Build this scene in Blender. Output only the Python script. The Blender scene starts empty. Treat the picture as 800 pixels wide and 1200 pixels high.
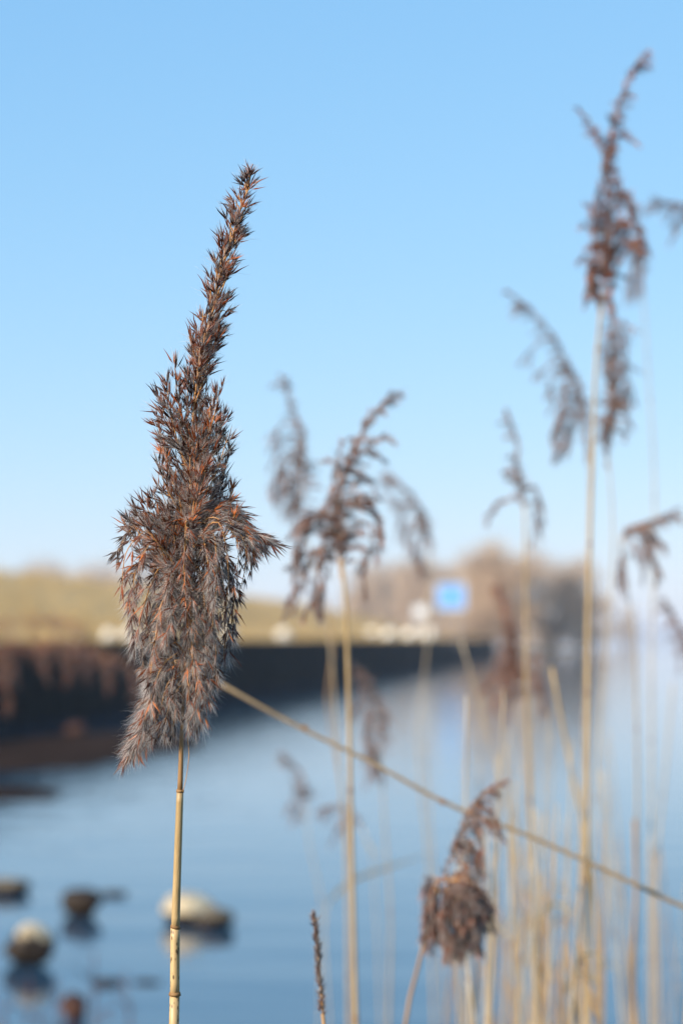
import bpy, math, random
import numpy as np
from mathutils import Vector, Matrix
R = math.radians
rnd = random.Random(7)
rng = np.random.default_rng(7)
SC = bpy.context.scene
COL = SC.collection

# ------------------------------------------------------------------ camera
EYE = 1.60                       # eye height over the water
FPX = 1200 * 50 / 22.3           # focal length in photograph pixels
PITCH = math.atan((748 - 600) / FPX)
cam_d = bpy.data.cameras.new('camera')
cam = bpy.data.objects.new('camera', cam_d); COL.objects.link(cam)
cam.location = (0, 0, EYE)
cam.rotation_euler = (R(90) + PITCH, 0, 0)
cam_d.sensor_fit = 'VERTICAL'; cam_d.sensor_height = 22.3; cam_d.sensor_width = 14.87
cam_d.lens = 50
cam_d.clip_start = 0.05; cam_d.clip_end = 20000
cam_d.dof.use_dof = True
cam_d.dof.focus_distance = 1.135
cam_d.dof.aperture_fstop = 5.0
SC.camera = cam

# ------------------------------------------------------------------ sky, sun, exposure
SUN_EL, SUN_AZ = R(27), R(-128)        # azimuth clockwise from the viewing direction (+Y): left and a little behind
world = bpy.data.worlds.new('World'); SC.world = world
world.use_nodes = True
wn = world.node_tree; wn.nodes.clear()
sky = wn.nodes.new('ShaderNodeTexSky'); sky.sky_type = 'NISHITA'; sky.sun_disc = False
sky.sun_elevation = SUN_EL; sky.sun_rotation = SUN_AZ
sky.altitude = 0; sky.air_density = 1.0; sky.dust_density = 0.0; sky.ozone_density = 5
# the camera's response to the sky, channel by channel: the same curve over the whole dome
sep = wn.nodes.new('ShaderNodeSeparateColor'); com = wn.nodes.new('ShaderNodeCombineColor')
wn.links.new(sky.outputs[0], sep.inputs[0])
for k_, (gain, power) in enumerate(((.550, .70), (.935, .45), (1.47, .30))):
    pw = wn.nodes.new('ShaderNodeMath'); pw.operation = 'POWER'; pw.inputs[1].default_value = power
    ml = wn.nodes.new('ShaderNodeMath'); ml.operation = 'MULTIPLY'; ml.inputs[1].default_value = gain
    wn.links.new(sep.outputs[k_], pw.inputs[0]); wn.links.new(pw.outputs[0], ml.inputs[0]); wn.links.new(ml.outputs[0], com.inputs[k_])
bg = wn.nodes.new('ShaderNodeBackground'); bg.inputs['Strength'].default_value = 0.15
wo = wn.nodes.new('ShaderNodeOutputWorld')
wn.links.new(com.outputs[0], bg.inputs[0]); wn.links.new(bg.outputs[0], wo.inputs[0])
sun_d = bpy.data.lights.new('sun', 'SUN'); sun_d.energy = 3.2; sun_d.angle = R(0.53); sun_d.color = (1.0, 0.90, 0.76)
sun = bpy.data.objects.new('sun', sun_d); COL.objects.link(sun)
sdir = Vector((math.sin(SUN_AZ) * math.cos(SUN_EL), math.cos(SUN_AZ) * math.cos(SUN_EL), math.sin(SUN_EL)))
sun.rotation_euler = sdir.to_track_quat('Z', 'Y').to_euler()
vs = SC.view_settings
SC.display_settings.display_device = 'sRGB'
vs.view_transform = 'Standard'; vs.look = 'None'; vs.exposure = 1.42; vs.gamma = 1.0; vs.use_curve_mapping = False
SC.render.engine = 'CYCLES'
cy = SC.cycles
cy.use_denoising = True
cy.max_bounces = 8; cy.diffuse_bounces = 4; cy.glossy_bounces = 4; cy.transmission_bounces = 4; cy.transparent_max_bounces = 8
cy.volume_bounces = 1
cy.sample_clamp_indirect = 8

# ------------------------------------------------------------------ helpers
UP = np.array([0, -math.sin(PITCH), math.cos(PITCH)])
FW = np.array([0, math.cos(PITCH), math.sin(PITCH)])
RT = np.array([1.0, 0, 0])
def at(x, y, d):
    """the point d metres in front of the lens plane on the sight line of photograph pixel x, y"""
    return np.array([0, 0, EYE]) + FW * d + RT * ((x - 400) / FPX * d) + UP * ((600 - y) / FPX * d)
def unit(v):
    n = np.linalg.norm(v)
    return v / n if n > 1e-12 else np.array([0, 0, 1.0])

class MB:
    """collects faces of several materials for ONE mesh"""
    def __init__(s): s.v = []; s.f = []; s.m = []; s.c = []; s.n = 0
    def add(s, verts, faces, mat=0, col=None):
        verts = np.asarray(verts, float)
        s.v.append(verts)
        s.f.extend([tuple(i + s.n for i in f) for f in faces]); s.m.extend([mat] * len(faces))
        s.c.append(np.tile(np.array(col if col is not None else (1, 1, 1)), (len(verts), 1)) if col is None or np.ndim(col) == 1 else np.asarray(col))
        s.n += len(verts)
    def tube(s, pts, rad, sides=6, mat=0, col=None, cap=True):
        pts = np.asarray(pts, float); n = len(pts)
        rad = np.broadcast_to(np.asarray(rad, float), (n,))
        tan = np.gradient(pts, axis=0)
        ref = np.array([1.0, 0, 0]) if abs(unit(tan[0])[0]) < .8 else np.array([0, 1.0, 0])
        rows = []
        for i in range(n):
            t = unit(tan[i]); a = unit(ref - t * ref.dot(t)); b = np.cross(t, a); ref = a
            ang = np.arange(sides) * 2 * math.pi / sides
            rows.append(pts[i] + rad[i] * (np.outer(np.cos(ang), a) + np.outer(np.sin(ang), b)))
        fs = []
        for i in range(n - 1):
            for k in range(sides):
                k2 = (k + 1) % sides
                fs.append((i * sides + k, i * sides + k2, (i + 1) * sides + k2, (i + 1) * sides + k))
        if cap:
            fs.append(tuple(range(sides))[::-1]); fs.append(tuple((n - 1) * sides + k for k in range(sides)))
        s.add(np.concatenate(rows), fs, mat, col)
    def ribbon(s, pts, w, side, mat=0, col=None):
        pts = np.asarray(pts, float); n = len(pts)
        w = np.broadcast_to(np.asarray(w, float), (n,)); side = np.broadcast_to(np.asarray(side, float), (n, 3))
        v = np.empty((2 * n, 3)); v[0::2] = pts - side * w[:, None] / 2; v[1::2] = pts + side * w[:, None] / 2
        s.add(v, [(2 * i, 2 * i + 1, 2 * i + 3, 2 * i + 2) for i in range(n - 1)], mat, col)
    def box(s, c, dx, dy, dz, ax=(1, 0, 0), ay=(0, 1, 0), mat=0, jit=0):
        c = np.asarray(c, float); ax = np.asarray(ax, float); ay = np.asarray(ay, float); az = np.cross(ax, ay)
        v = np.array([c + sx * dx / 2 * ax + sy * dy / 2 * ay + sz * dz / 2 * az for sz in (-1, 1) for sx, sy in ((-1, -1), (1, -1), (1, 1), (-1, 1))])
        if jit: v += rng.normal(0, jit, v.shape)
        s.add(v, [(3, 2, 1, 0), (4, 5, 6, 7), (0, 1, 5, 4), (1, 2, 6, 5), (2, 3, 7, 6), (3, 0, 4, 7)], mat)
    def mesh(s, name, mats, smooth=False):
        me = bpy.data.meshes.new(name)
        v = np.concatenate(s.v) if s.v else np.zeros((0, 3))
        me.from_pydata(v.tolist(), [], s.f)
        for m in mats: me.materials.append(m)
        if len(mats) > 1: me.polygons.foreach_set('material_index', s.m)
        c = np.concatenate(s.c)
        if not np.all(c == 1):
            at_ = me.attributes.new('tint', 'FLOAT_COLOR', 'POINT')
            at_.data.foreach_set('color', np.hstack([c, np.ones((len(c), 1))]).astype(np.float32).ravel())
        if smooth: me.polygons.foreach_set('use_smooth', [True] * len(me.polygons))
        me.update()
        return me
    def build(s, name, mats, parent=None, smooth=False):
        mats = mats if isinstance(mats, (list, tuple)) else [mats]
        return link(name, s.mesh(name, mats, smooth), parent)
def link(name, data, parent=None):
    o = bpy.data.objects.new(name, data); COL.objects.link(o)
    if parent is not None:
        o.parent = parent
        o.matrix_parent_inverse = Matrix.Identity(4)
        root = parent
        off = Vector((0, 0, 0))
        while root is not None: off += root.location; root = root.parent
        o.location = -off                        # meshes are written in world coordinates
    return o
def empty(name, loc):
    o = bpy.data.objects.new(name, None); COL.objects.link(o); o.location = tuple(loc); o.empty_display_size = .05
    return o
def tag(o, label=None, cat=None, group=None, kind=None):
    if label: o['label'] = label
    if cat: o['category'] = cat
    if group: o['group'] = group
    if kind: o['kind'] = kind
    return o
def smooth_path(pts, step=.004):
    """smooth curve through pts, resampled evenly"""
    P = np.asarray(pts, float)
    if len(P) == 2: P = np.array([P[0], (P[0] + P[1]) / 2, P[1]])
    h = np.maximum(np.linalg.norm(np.diff(P, axis=0), axis=1), 1e-9)[:, None]; sl = np.diff(P, axis=0) / h
    T = np.vstack([sl[:1], (sl[:-1] * h[1:] + sl[1:] * h[:-1]) / (h[1:] + h[:-1]), sl[-1:]])
    T[0] = 1.5 * sl[0] - .5 * T[1]; T[-1] = 1.5 * sl[-1] - .5 * T[-2]
    out = []
    for i in range(len(P) - 1):
        t = np.linspace(0, 1, 12, endpoint=False)[:, None]
        out.append((2 * t**3 - 3 * t**2 + 1) * P[i] + (t**3 - 2 * t**2 + t) * h[i] * T[i] + (3 * t**2 - 2 * t**3) * P[i + 1] + (t**3 - t**2) * h[i] * T[i + 1])
    out = np.vstack(out + [P[-1:]])
    L = np.concatenate([[0], np.cumsum(np.linalg.norm(np.diff(out, axis=0), axis=1))])
    n = max(3, int(L[-1] / step) + 1)
    s = np.linspace(0, L[-1], n)
    return np.stack([np.interp(s, L, out[:, k]) for k in range(3)], 1)

# ------------------------------------------------------------------ materials
def material(name, ramp, scale=8.0, rough=.8, detail=4, spec=.2, bump=0, bscale=60, trans=0, stretch=None, attr=False):
    m = bpy.data.materials.new(name); m.use_nodes = True
    nt = m.node_tree; N = nt.nodes; L = nt.links
    p = N['Principled BSDF']; p.inputs['Roughness'].default_value = rough; p.inputs['Specular IOR Level'].default_value = spec
    tc = N.new('ShaderNodeTexCoord'); src = tc.outputs['Object']
    if stretch:
        mp = N.new('ShaderNodeMapping'); mp.inputs['Scale'].default_value = stretch; L.new(src, mp.inputs[0]); src = mp.outputs[0]
    nz = N.new('ShaderNodeTexNoise'); nz.inputs['Scale'].default_value = scale; nz.inputs['Detail'].default_value = detail; nz.inputs['Roughness'].default_value = .6
    L.new(src, nz.inputs['Vector'])
    cr = N.new('ShaderNodeValToRGB'); els = cr.color_ramp.elements
    while len(els) < len(ramp): els.new(.5)
    for e, (pos, c) in zip(els, ramp): e.position = pos; e.color = (*c, 1)
    L.new(nz.outputs['Fac'], cr.inputs[0]); col = cr.outputs[0]
    if attr:
        a = N.new('ShaderNodeAttribute'); a.attribute_name = 'tint'
        mx = N.new('ShaderNodeMix'); mx.data_type = 'RGBA'; mx.blend_type = 'MULTIPLY'; mx.inputs[0].default_value = 1
        L.new(col, mx.inputs[6]); L.new(a.outputs['Color'], mx.inputs[7]); col = mx.outputs[2]
    L.new(col, p.inputs['Base Color'])
    if bump:
        b = N.new('ShaderNodeBump'); b.inputs['Strength'].default_value = bump; b.inputs['Distance'].default_value = .02
        n2 = N.new('ShaderNodeTexNoise'); n2.inputs['Scale'].default_value = bscale; n2.inputs['Detail'].default_value = 6
        L.new(src, n2.inputs['Vector']); L.new(n2.outputs['Fac'], b.inputs['Height']); L.new(b.outputs[0], p.inputs['Normal'])
    if trans:
        out = N['Material Output']; t = N.new('ShaderNodeBsdfTranslucent'); mix = N.new('ShaderNodeMixShader'); mix.inputs[0].default_value = trans
        L.new(col, t.inputs[0]); L.new(p.outputs[0], mix.inputs[1]); L.new(t.outputs[0], mix.inputs[2]); L.new(mix.outputs[0], out.inputs[0])
    return m
M = {}
M['lemma'] = material('lemma', [(.3, (.8, .8, .8)), (.7, (1.2, 1.15, 1.1))], 90, .55, spec=.3, trans=.25, attr=True)
M['hair'] = material('silky_hair', [(.3, (.66, .60, .555)), (.7, (.82, .755, .70))], 60, .6, spec=.3, trans=.5)
M['twig'] = material('twig', [(.3, (.30, .13, .04)), (.7, (.48, .25, .09))], 120, .6)
M['straw'] = material('straw', [(.25, (.29, .185, .075)), (.55, (.39, .265, .12)), (.8, (.45, .325, .165))], 30, .45, spec=.4, stretch=(6, 6, 1), bump=.15, bscale=300)
M['straw_pale'] = material('straw_pale', [(.3, (.29, .215, .13)), (.7, (.40, .31, .20))], 24, .5, spec=.4, stretch=(6, 6, 1))
M['straw_ochre'] = material('straw_ochre', [(.3, (.24, .13, .05)), (.7, (.34, .20, .085))], 24, .5, spec=.4, stretch=(6, 6, 1))
M['straw_grey'] = material('straw_grey', [(.3, (.30, .24, .17)), (.7, (.46, .38, .27))], 24, .6, stretch=(6, 6, 1))
M['straw_dull'] = material('straw_dull', [(.3, (.20, .14, .075)), (.7, (.29, .21, .12))], 24, .6, stretch=(6, 6, 1))
M['node'] = material('node', [(.3, (.16, .08, .03)), (.7, (.30, .17, .07))], 80, .6)
M['leaf'] = material('dry_leaf', [(.3, (.30, .24, .15)), (.7, (.48, .40, .27))], 20, .7, trans=.3)
M['rock'] = material('pale_rock', [(.34, (.12, .085, .05)), (.46, (.46, .37, .24)), (.75, (.66, .55, .38))], 7, .8, bump=.6, bscale=14)
M['rock_grey'] = material('grey_rock', [(.3, (.05, .042, .03)), (.6, (.14, .115, .08)), (.8, (.22, .19, .14))], 7, .7, bump=.6, bscale=14)
M['rock_dark'] = material('wet_shaded_rock', [(.3, (.010, .007, .005)), (.7, (.040, .026, .017))], 6, .6, spec=.2, bump=.5, bscale=14)  # wet stone, with the shade of sides away from the sun in its colour
M['rock_red'] = material('rust_rock', [(.3, (.035, .016, .010)), (.7, (.085, .036, .022))], 8, .7, bump=.5, bscale=14)
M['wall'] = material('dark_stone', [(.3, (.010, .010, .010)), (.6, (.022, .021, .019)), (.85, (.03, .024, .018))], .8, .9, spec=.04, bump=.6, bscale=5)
M['grass'] = material('dry_grass', [(.3, (.34, .215, .085)), (.5, (.46, .30, .13)), (.72, (.54, .37, .18))], .12, .95, spec=.05, detail=8, bump=.8, bscale=3)
M['tuft'] = material('dry_tuft', [(.3, (.40, .27, .11)), (.7, (.56, .40, .19))], .5, .9, spec=.05, trans=.2)
M['bark'] = material('bark', [(.3, (.18, .13, .09)), (.7, (.29, .215, .15))], 2, .9)
M['crown'] = material('bare_twigs', [(.3, (.48, .345, .225)), (.7, (.64, .48, .335))], .25, .9, spec=.05, trans=.3)
M['boulder'] = material('pale_boulder', [(.3, (.78, .72, .62)), (.7, (.86, .82, .74))], 1.5, .8, bump=.2, bscale=4)
M['sign_blue'] = material('sign_blue', [(.3, (.12, .36, .80)), (.7, (.18, .44, .84))], 1, .35, spec=.5)
M['white_paint'] = material('white_paint', [(.3, (.74, .75, .76)), (.7, (.82, .82, .82))], 2, .5)
M['steel'] = material('galvanised_steel', [(.3, (.26, .27, .28)), (.7, (.36, .37, .38))], 6, .5)
M['reed_bed'] = material('reed_bed', [(.3, (.10, .075, .045)), (.7, (.18, .13, .08))], .5, .95, spec=.05, bump=.8, bscale=3)
M['bed'] = material('brown_ground', [(.3, (.05, .036, .022)), (.7, (.12, .09, .055))], 3, .9, bump=.5, bscale=20)
M['shore'] = material('shore_field', [(.3, (.16, .12, .07)), (.7, (.26, .19, .11))], .02, .95, spec=.05)

# ------------------------------------------------------------------ setting: lake bed and shore, water
def ground_z(x, y):
    near = np.clip((1.0 - y) / 1.2, 0, 1) * .40                  # the bank the photographer stands on
    lake = -.30 - .7 * np.clip((y - 4) / 25, 0, 1)
    return lake + near * np.clip(.30 / .30, 0, 1) + .02 * np.sin(x * 3.1) * np.cos(y * 2.7)
ys = np.concatenate([np.linspace(-30, -2, 15), np.linspace(-1.5, 16, 71), np.geomspace(18, 9000, 40)])
xs = np.concatenate([-np.geomspace(9000, 9, 26), np.linspace(-8, 8, 65), np.geomspace(9, 9000, 26)])
XX, YY = np.meshgrid(xs, ys)
ZZ = ground_z(XX, YY)
g = MB(); nx = len(xs)
g.add(np.stack([XX, YY, ZZ], -1).reshape(-1, 3), [(j * nx + i, j * nx + i + 1, (j + 1) * nx + i + 1, (j + 1) * nx + i) for j in range(len(ys) - 1) for i in range(nx - 1)])
tag(g.build('ground', M['bed'], smooth=True), kind='structure')

wm = bpy.data.materials.new('water'); wm.use_nodes = True
nt = wm.node_tree; N = nt.nodes; L = nt.links
p = N['Principled BSDF']; p.inputs['Base Color'].default_value = (.016, .048, .085, 1); p.inputs['Roughness'].default_value = .03; p.inputs['IOR'].default_value = 1.333
tc = N.new('ShaderNodeTexCoord')
def wave(scale, stretch, amp, prev=None):
    mp = N.new('ShaderNodeMapping'); mp.inputs['Scale'].default_value = stretch; L.new(tc.outputs['Object'], mp.inputs[0])
    n = N.new('ShaderNodeTexNoise'); n.inputs['Scale'].default_value = scale; n.inputs['Detail'].default_value = 3; L.new(mp.outputs[0], n.inputs['Vector'])
    b = N.new('ShaderNodeBump'); b.inputs['Strength'].default_value = 1; b.inputs['Distance'].default_value = amp; L.new(n.outputs['Fac'], b.inputs['Height'])
    if prev: L.new(prev.outputs[0], b.inputs['Normal'])
    return b
b1 = wave(1.2, (.6, 1.2, 1), .013)
b2 = wave(5.0, (.7, 1.2, 1), .0025, b1)
L.new(b2.outputs[0], p.inputs['Normal'])
w = MB(); w.add([(-9000, -60, 0), (9000, -60, 0), (9000, 9000, 0), (-9000, 9000, 0)], [(0, 1, 2, 3)])
tag(w.build('water', wm), kind='structure')

# ------------------------------------------------------------------ setting: dike, quay wall
W0 = np.array([-6.25, 42.0]); W1 = np.array([14.2, 215.0])
WD = (W1 - W0) / np.linalg.norm(W1 - W0); WNL = np.array([-WD[1], WD[0]])      # along the wall, and away from the water
WLEN = np.linalg.norm(W1 - W0)
def on_wall(s, back, z): q = W0 + WD * s + WNL * back; return np.array([q[0], q[1], z])
prof = [(.45, 1.42), (1.2, 1.52), (3, 1.68), (5.5, 2.2), (9, 3.2), (12, 4.0), (14, 4.35), (17, 4.35), (24, 2.6), (60, 1.6), (700, 1.5)]
ss = np.concatenate([np.linspace(-40, WLEN + 3, 130)])
d = MB(); vv = []
for s in ss:
    for b, z in prof:
        end = np.clip((WLEN + 3 - s) / 30, 0, 1) ** .7
        zz = z * (0.25 + .75 * end) if b > 1 else z
        zz += (.10 * math.sin(s * .21 + b) + .07 * math.sin(s * .63 + b * 2) + rnd.uniform(-.05, .05)) * (b > 1)
        vv.append(on_wall(s, b, zz))
k = len(prof)
d.add(vv, [(j * k + i, (j + 1) * k + i, (j + 1) * k + i + 1, j * k + i + 1) for j in range(len(ss) - 1) for i in range(k - 1)])
# closing skirt at the far end
base = len(ss) - 1
for i in range(k - 1):
    a = np.array(vv[base * k + i]); b = np.array(vv[base * k + i + 1])
    d.add([a, b, b * [1, 1, 0] + [0, 0, -.6], a * [1, 1, 0] + [0, 0, -.6]], [(0, 1, 2, 3)])
tag(d.build('grassy_terrain', M['grass'], smooth=True), kind='structure')

qw = empty('quay_wall', on_wall(80, 0, 0))
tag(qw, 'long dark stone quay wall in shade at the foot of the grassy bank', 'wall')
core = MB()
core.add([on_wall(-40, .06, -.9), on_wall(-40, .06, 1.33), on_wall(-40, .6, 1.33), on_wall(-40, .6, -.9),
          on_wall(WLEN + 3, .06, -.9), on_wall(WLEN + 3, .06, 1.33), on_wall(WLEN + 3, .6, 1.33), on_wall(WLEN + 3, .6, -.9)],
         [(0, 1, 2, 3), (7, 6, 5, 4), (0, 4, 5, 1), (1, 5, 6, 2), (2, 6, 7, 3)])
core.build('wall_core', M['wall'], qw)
blk = MB(); cop = MB()
d3 = np.array([WD[0], WD[1], 0]); n3 = np.array([WNL[0], WNL[1], 0])
for c in range(4):
    s = -40 + rnd.uniform(0, .6)
    while s < WLEN + 2:
        l = rnd.uniform(.8, 1.5)
        blk.box(on_wall(s + l / 2, .05 - rnd.uniform(0, .05), -.25 + c * .42 + .2), l - .03, .22, .39, d3, n3, jit=.012)
        s += l
s = -40
while s < WLEN + 2:
    l = rnd.uniform(1.6, 2.2)
    cop.box(on_wall(s + l / 2, .22, 1.435), l - .02, .62, .20, d3, n3, jit=.01); s += l
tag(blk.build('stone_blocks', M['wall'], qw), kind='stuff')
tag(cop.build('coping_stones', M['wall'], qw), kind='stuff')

# dry grass tufts on the bank: nobody could count them
tf = MB()
for i in range(5200):
    s = -38 + (WLEN + 38) * rnd.random() ** 1.3; b = 2.8 + 13 * rnd.random() ** 1.4 if i > 700 else rnd.uniform(.5, 1.1)
    z = np.interp(b, [p_[0] for p_ in prof], [p_[1] for p_ in prof]) * (.25 + .75 * np.clip((WLEN + 3 - s) / 30, 0, 1) ** .7 if b > 1 else 1)
    o = on_wall(s, b, z - .05)
    for q in range(4):
        h = rnd.uniform(.15, .5); a = rnd.uniform(0, 6.28); ln = rnd.uniform(.05, .25)
        side = np.array([math.cos(a), math.sin(a), 0])
        tip = o + np.array([rnd.gauss(0, ln), rnd.gauss(0, ln), h])
        tf.add([o - side * .02, o + side * .02, tip], [(0, 1, 2)])
tag(tf.build('dry_grass', M['tuft']), 'straw coloured dry grass tufts covering the bank above the wall', 'grass', kind='stuff')

# low dark brown flat at the foot of the wall and a small bar before it
def brown_ground(name, ctr, rx_, ry_, ang, seed, top=.03):
    r = np.random.default_rng(seed); n = 48; m = MB(); rows = []
    ph = r.uniform(0, 6.28, 5)
    for f, z in ((1.0, -.12), (.93, .0), (.8, top), (.4, top * 1.4), (.02, top * 1.5)):
        for a in np.linspace(0, 2 * math.pi, n, endpoint=False):
            q = f * (1 + .10 * math.sin(3 * a + ph[0]) + .07 * math.sin(5 * a + ph[1]) + .04 * math.sin(9 * a + ph[2]))
            x, y = q * rx_ * math.cos(a), q * ry_ * math.sin(a)
            rows.append((ctr[0] + x * math.cos(ang) - y * math.sin(ang), ctr[1] + x * math.sin(ang) + y * math.cos(ang), z + r.normal(0, .008)))
    m.add(rows, [(j * n + i, j * n + (i + 1) % n, (j + 1) * n + (i + 1) % n, (j + 1) * n + i) for j in range(4) for i in range(n)])
    return tag(m.build(name, M['brown_ground'], smooth=True), kind='structure')
M['brown_ground'] = material('dark_brown_ground', [(.3, (.012, .007, .005)), (.7, (.034, .019, .013))], 1.2, .95, spec=.02, bump=.6, bscale=6)
brown_ground('brown_terrain', (-4.6, 33.0), 2.6, 6.5, R(-12), 1)
brown_ground('brown_terrain', (-4.05, 23.6), 1.15, 1.7, R(10), 2)

# ------------------------------------------------------------------ rocks
def rock_mesh(name, sx, sy, sz, seed, mats, sub=3, cut=.0, rough=.16):
    """a rounded, facetted stone; faces below the cut take the second material, coloured for wet and shade"""
    import bmesh
    r = np.random.default_rng(seed)
    bm = bmesh.new(); bmesh.ops.create_icosphere(bm, subdivisions=sub, radius=1)
    pl = [(unit(r.normal(size=3)), r.uniform(.60, .88)) for _ in range(13)]
    ph = r.uniform(0, 6.28, (4, 3)); fr = r.uniform(1.5, 4, (4, 3))
    for v in bm.verts:
        c = np.array(v.co); n = unit(c)
        rad = 1.0
        for a, dd in pl:
            q = n.dot(a)
            if q > 1e-3: rad = min(rad, dd / q)
        rad += rough * .35 * sum(math.sin(fr[i].dot(n) * 2 + ph[i, 0]) for i in range(4)) / 4
        v.co = Vector(n * rad * np.array([sx, sy, sz]))
    me = bpy.data.meshes.new(name); bm.to_mesh(me); bm.free()
    for m in mats: me.materials.append(m)
    if len(mats) > 1:
        for f in me.polygons:
            if f.center.z + rng.normal(0, .06) * sz < cut * sz: f.material_index = 1
    for f in me.polygons: f.use_smooth = True
    return me
def depth_of(y, z=0.0):
    """distance in front of the lens plane at which the sight line of row y meets the height z"""
    return (z - EYE) / (FW[2] + UP[2] * (600 - y) / FPX)
def lake_rock(x, ywater, wpx, hpx, label, mats, seed, cut=0.0, flat=.55, rot=0, sink=.25, name='rock'):
    dd = depth_of(ywater); q = at(x, ywater, dd)
    wd = wpx * dd / FPX; h = hpx * dd / FPX
    o = link(name, rock_mesh(name, wd / 2 * 1.12, wd / 2 * flat * 1.12, h * (1 + sink) / 1.75, seed, mats, cut=cut))
    o.location = (q[0], q[1], h - h * (1 + sink) / 1.75 * .88); o.rotation_euler.z = rot
    tag(o, label, 'rock', 'rocks lying in the shallow water')
    return o
lake_rock(224, 1082, 62, 37, 'pale humped rock with a dark wet shaded foot directly behind the reed stem', [M['rock'], M['rock_dark']], 3, cut=-.02, flat=.7)
lake_rock(252, 1087, 44, 26, 'low grey brown rock leaning against the pale humped rock', [M['rock_grey'], M['rock_dark']], 6, cut=.2, flat=.7)
lake_rock(94, 1073, 56, 31, 'low dark brown rock between the pale rocks in the water', [M['rock_dark']], 5, flat=.8)
lake_rock(134, 1049, 30, 6, 'small nearly drowned dark rock beside the low brown rock', [M['rock_dark']], 8)
lake_rock(6, 1047, 62, 20, 'grey topped rock cut off by the edge of the picture, farthest out', [M['rock_grey'], M['rock_dark']], 11, cut=.25)
lake_rock(35, 1130, 58, 44, 'tall rock with a pale cap and black wet shaded sides', [M['rock'], M['rock_dark']], 21, cut=.58, flat=.9)
lake_rock(88, 1192, 32, 28, 'small rusty brown rock at the bottom of the picture', [M['rock_red']], 14, flat=.9)
lake_rock(128, 1153, 40, 6, 'thin dark drowned rock just breaking the surface', [M['rock_dark']], 17, flat=.5)
lake_rock(170, 1152, 34, 4, 'faint sliver of drowned rock beside the thin dark one', [M['rock_dark']], 19, flat=.5)
lake_rock(90, 862, 26, 14, 'brown rock at the foot of the dark quay wall', [M['rock_red']], 23, flat=.8)

# pale boulders along the edge of the bank
def boulder(x, y, wpx, label, seed, back=1.6, hz=.85):
    # walk along the line of sight to the strip `back` metres behind the wall
    r = (x - 400) / FPX
    # r*s_y = x : solve for s along the wall
    A = W0 + WNL * back
    s = (r * A[1] - A[0]) / (WD[0] - r * WD[1])
    q = A + WD * s; dd = q[1]
    wd = wpx * .95 * dd / FPX
    z = np.interp(back, [p_[0] for p_ in prof], [p_[1] for p_ in prof])
    o = link('boulder', rock_mesh('boulder', wd / 2 * 1.1, wd / 2 * .9, wd / 2 * hz * 1.2, seed, [M['boulder']], sub=3))
    o.location = (q[0], q[1], z + wd / 2 * hz * .6)
    tag(o, label, 'boulder', 'pale boulders on the bank above the wall')
for a in [(128, 732, 20, 'pale boulder on the bank just to the left of the large reed plume', 31, 1.4),
          (151, 732, 20, 'pale boulder half hidden behind the left edge of the large reed plume', 32, 1.8),
          (268, 730, 18, 'pale boulder on the bank touching the right edge of the large reed plume', 33, 1.7),
          (333, 736, 18, 'lone pale boulder on the wall between the large plume and the next reed', 34, 1.4),
          (456, 738, 19, 'brightest pale boulder on the wall, leftmost of three below the small white sign', 35, 1.5),
          (479, 738, 16, 'middle pale boulder of three on the wall below the small white sign', 36, 1.8),
          (502, 738, 19, 'pale boulder of three on the wall nearest the blue sign', 37, 1.5),
          (437, 725, 14, 'small beige boulder higher up the bank than the three bright ones', 38, 3.2)]:
    boulder(*a)

# ------------------------------------------------------------------ signs on the bank
def sign(x, ytop, ybot, wpx, d_, label, face, frame):
    c = at(x, (ytop + ybot) / 2, d_); hh = (ybot - ytop) * d_ / FPX; ww = wpx * d_ / FPX
    o = empty('sign', (c[0], c[1], 1.5))
    m = MB(); m.box(c, ww, .05, hh); m.build('sign_panel', face, o)
    m = MB()
    for sx in (-1, 1): m.box(c + [sx * (ww / 2 - .04), -.035, 0], .08, .014, hh)
    for sz in (-1, 1): m.box(c + [0, -.035, sz * (hh / 2 - .04)], ww - .17, .014, .08)
    m.build('border', frame, o)
    for sx in (-.28, .28):
        m = MB(); m.tube([(c[0] + sx * ww, c[1] + .09, 1.0), (c[0] + sx * ww, c[1] + .09, c[2] + hh / 2 - .1)], .05, 8); m.build('post', M['steel'], o)
    return tag(o, label, 'sign', 'signs on the bank')
sign(528, 684, 714, 34, 150, 'blue square sign on posts above the bank', M['sign_blue'], M['white_paint'])
sign(492, 709, 724, 17, 150, 'small white sign beside the big blue sign', M['white_paint'], M['steel'])

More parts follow.
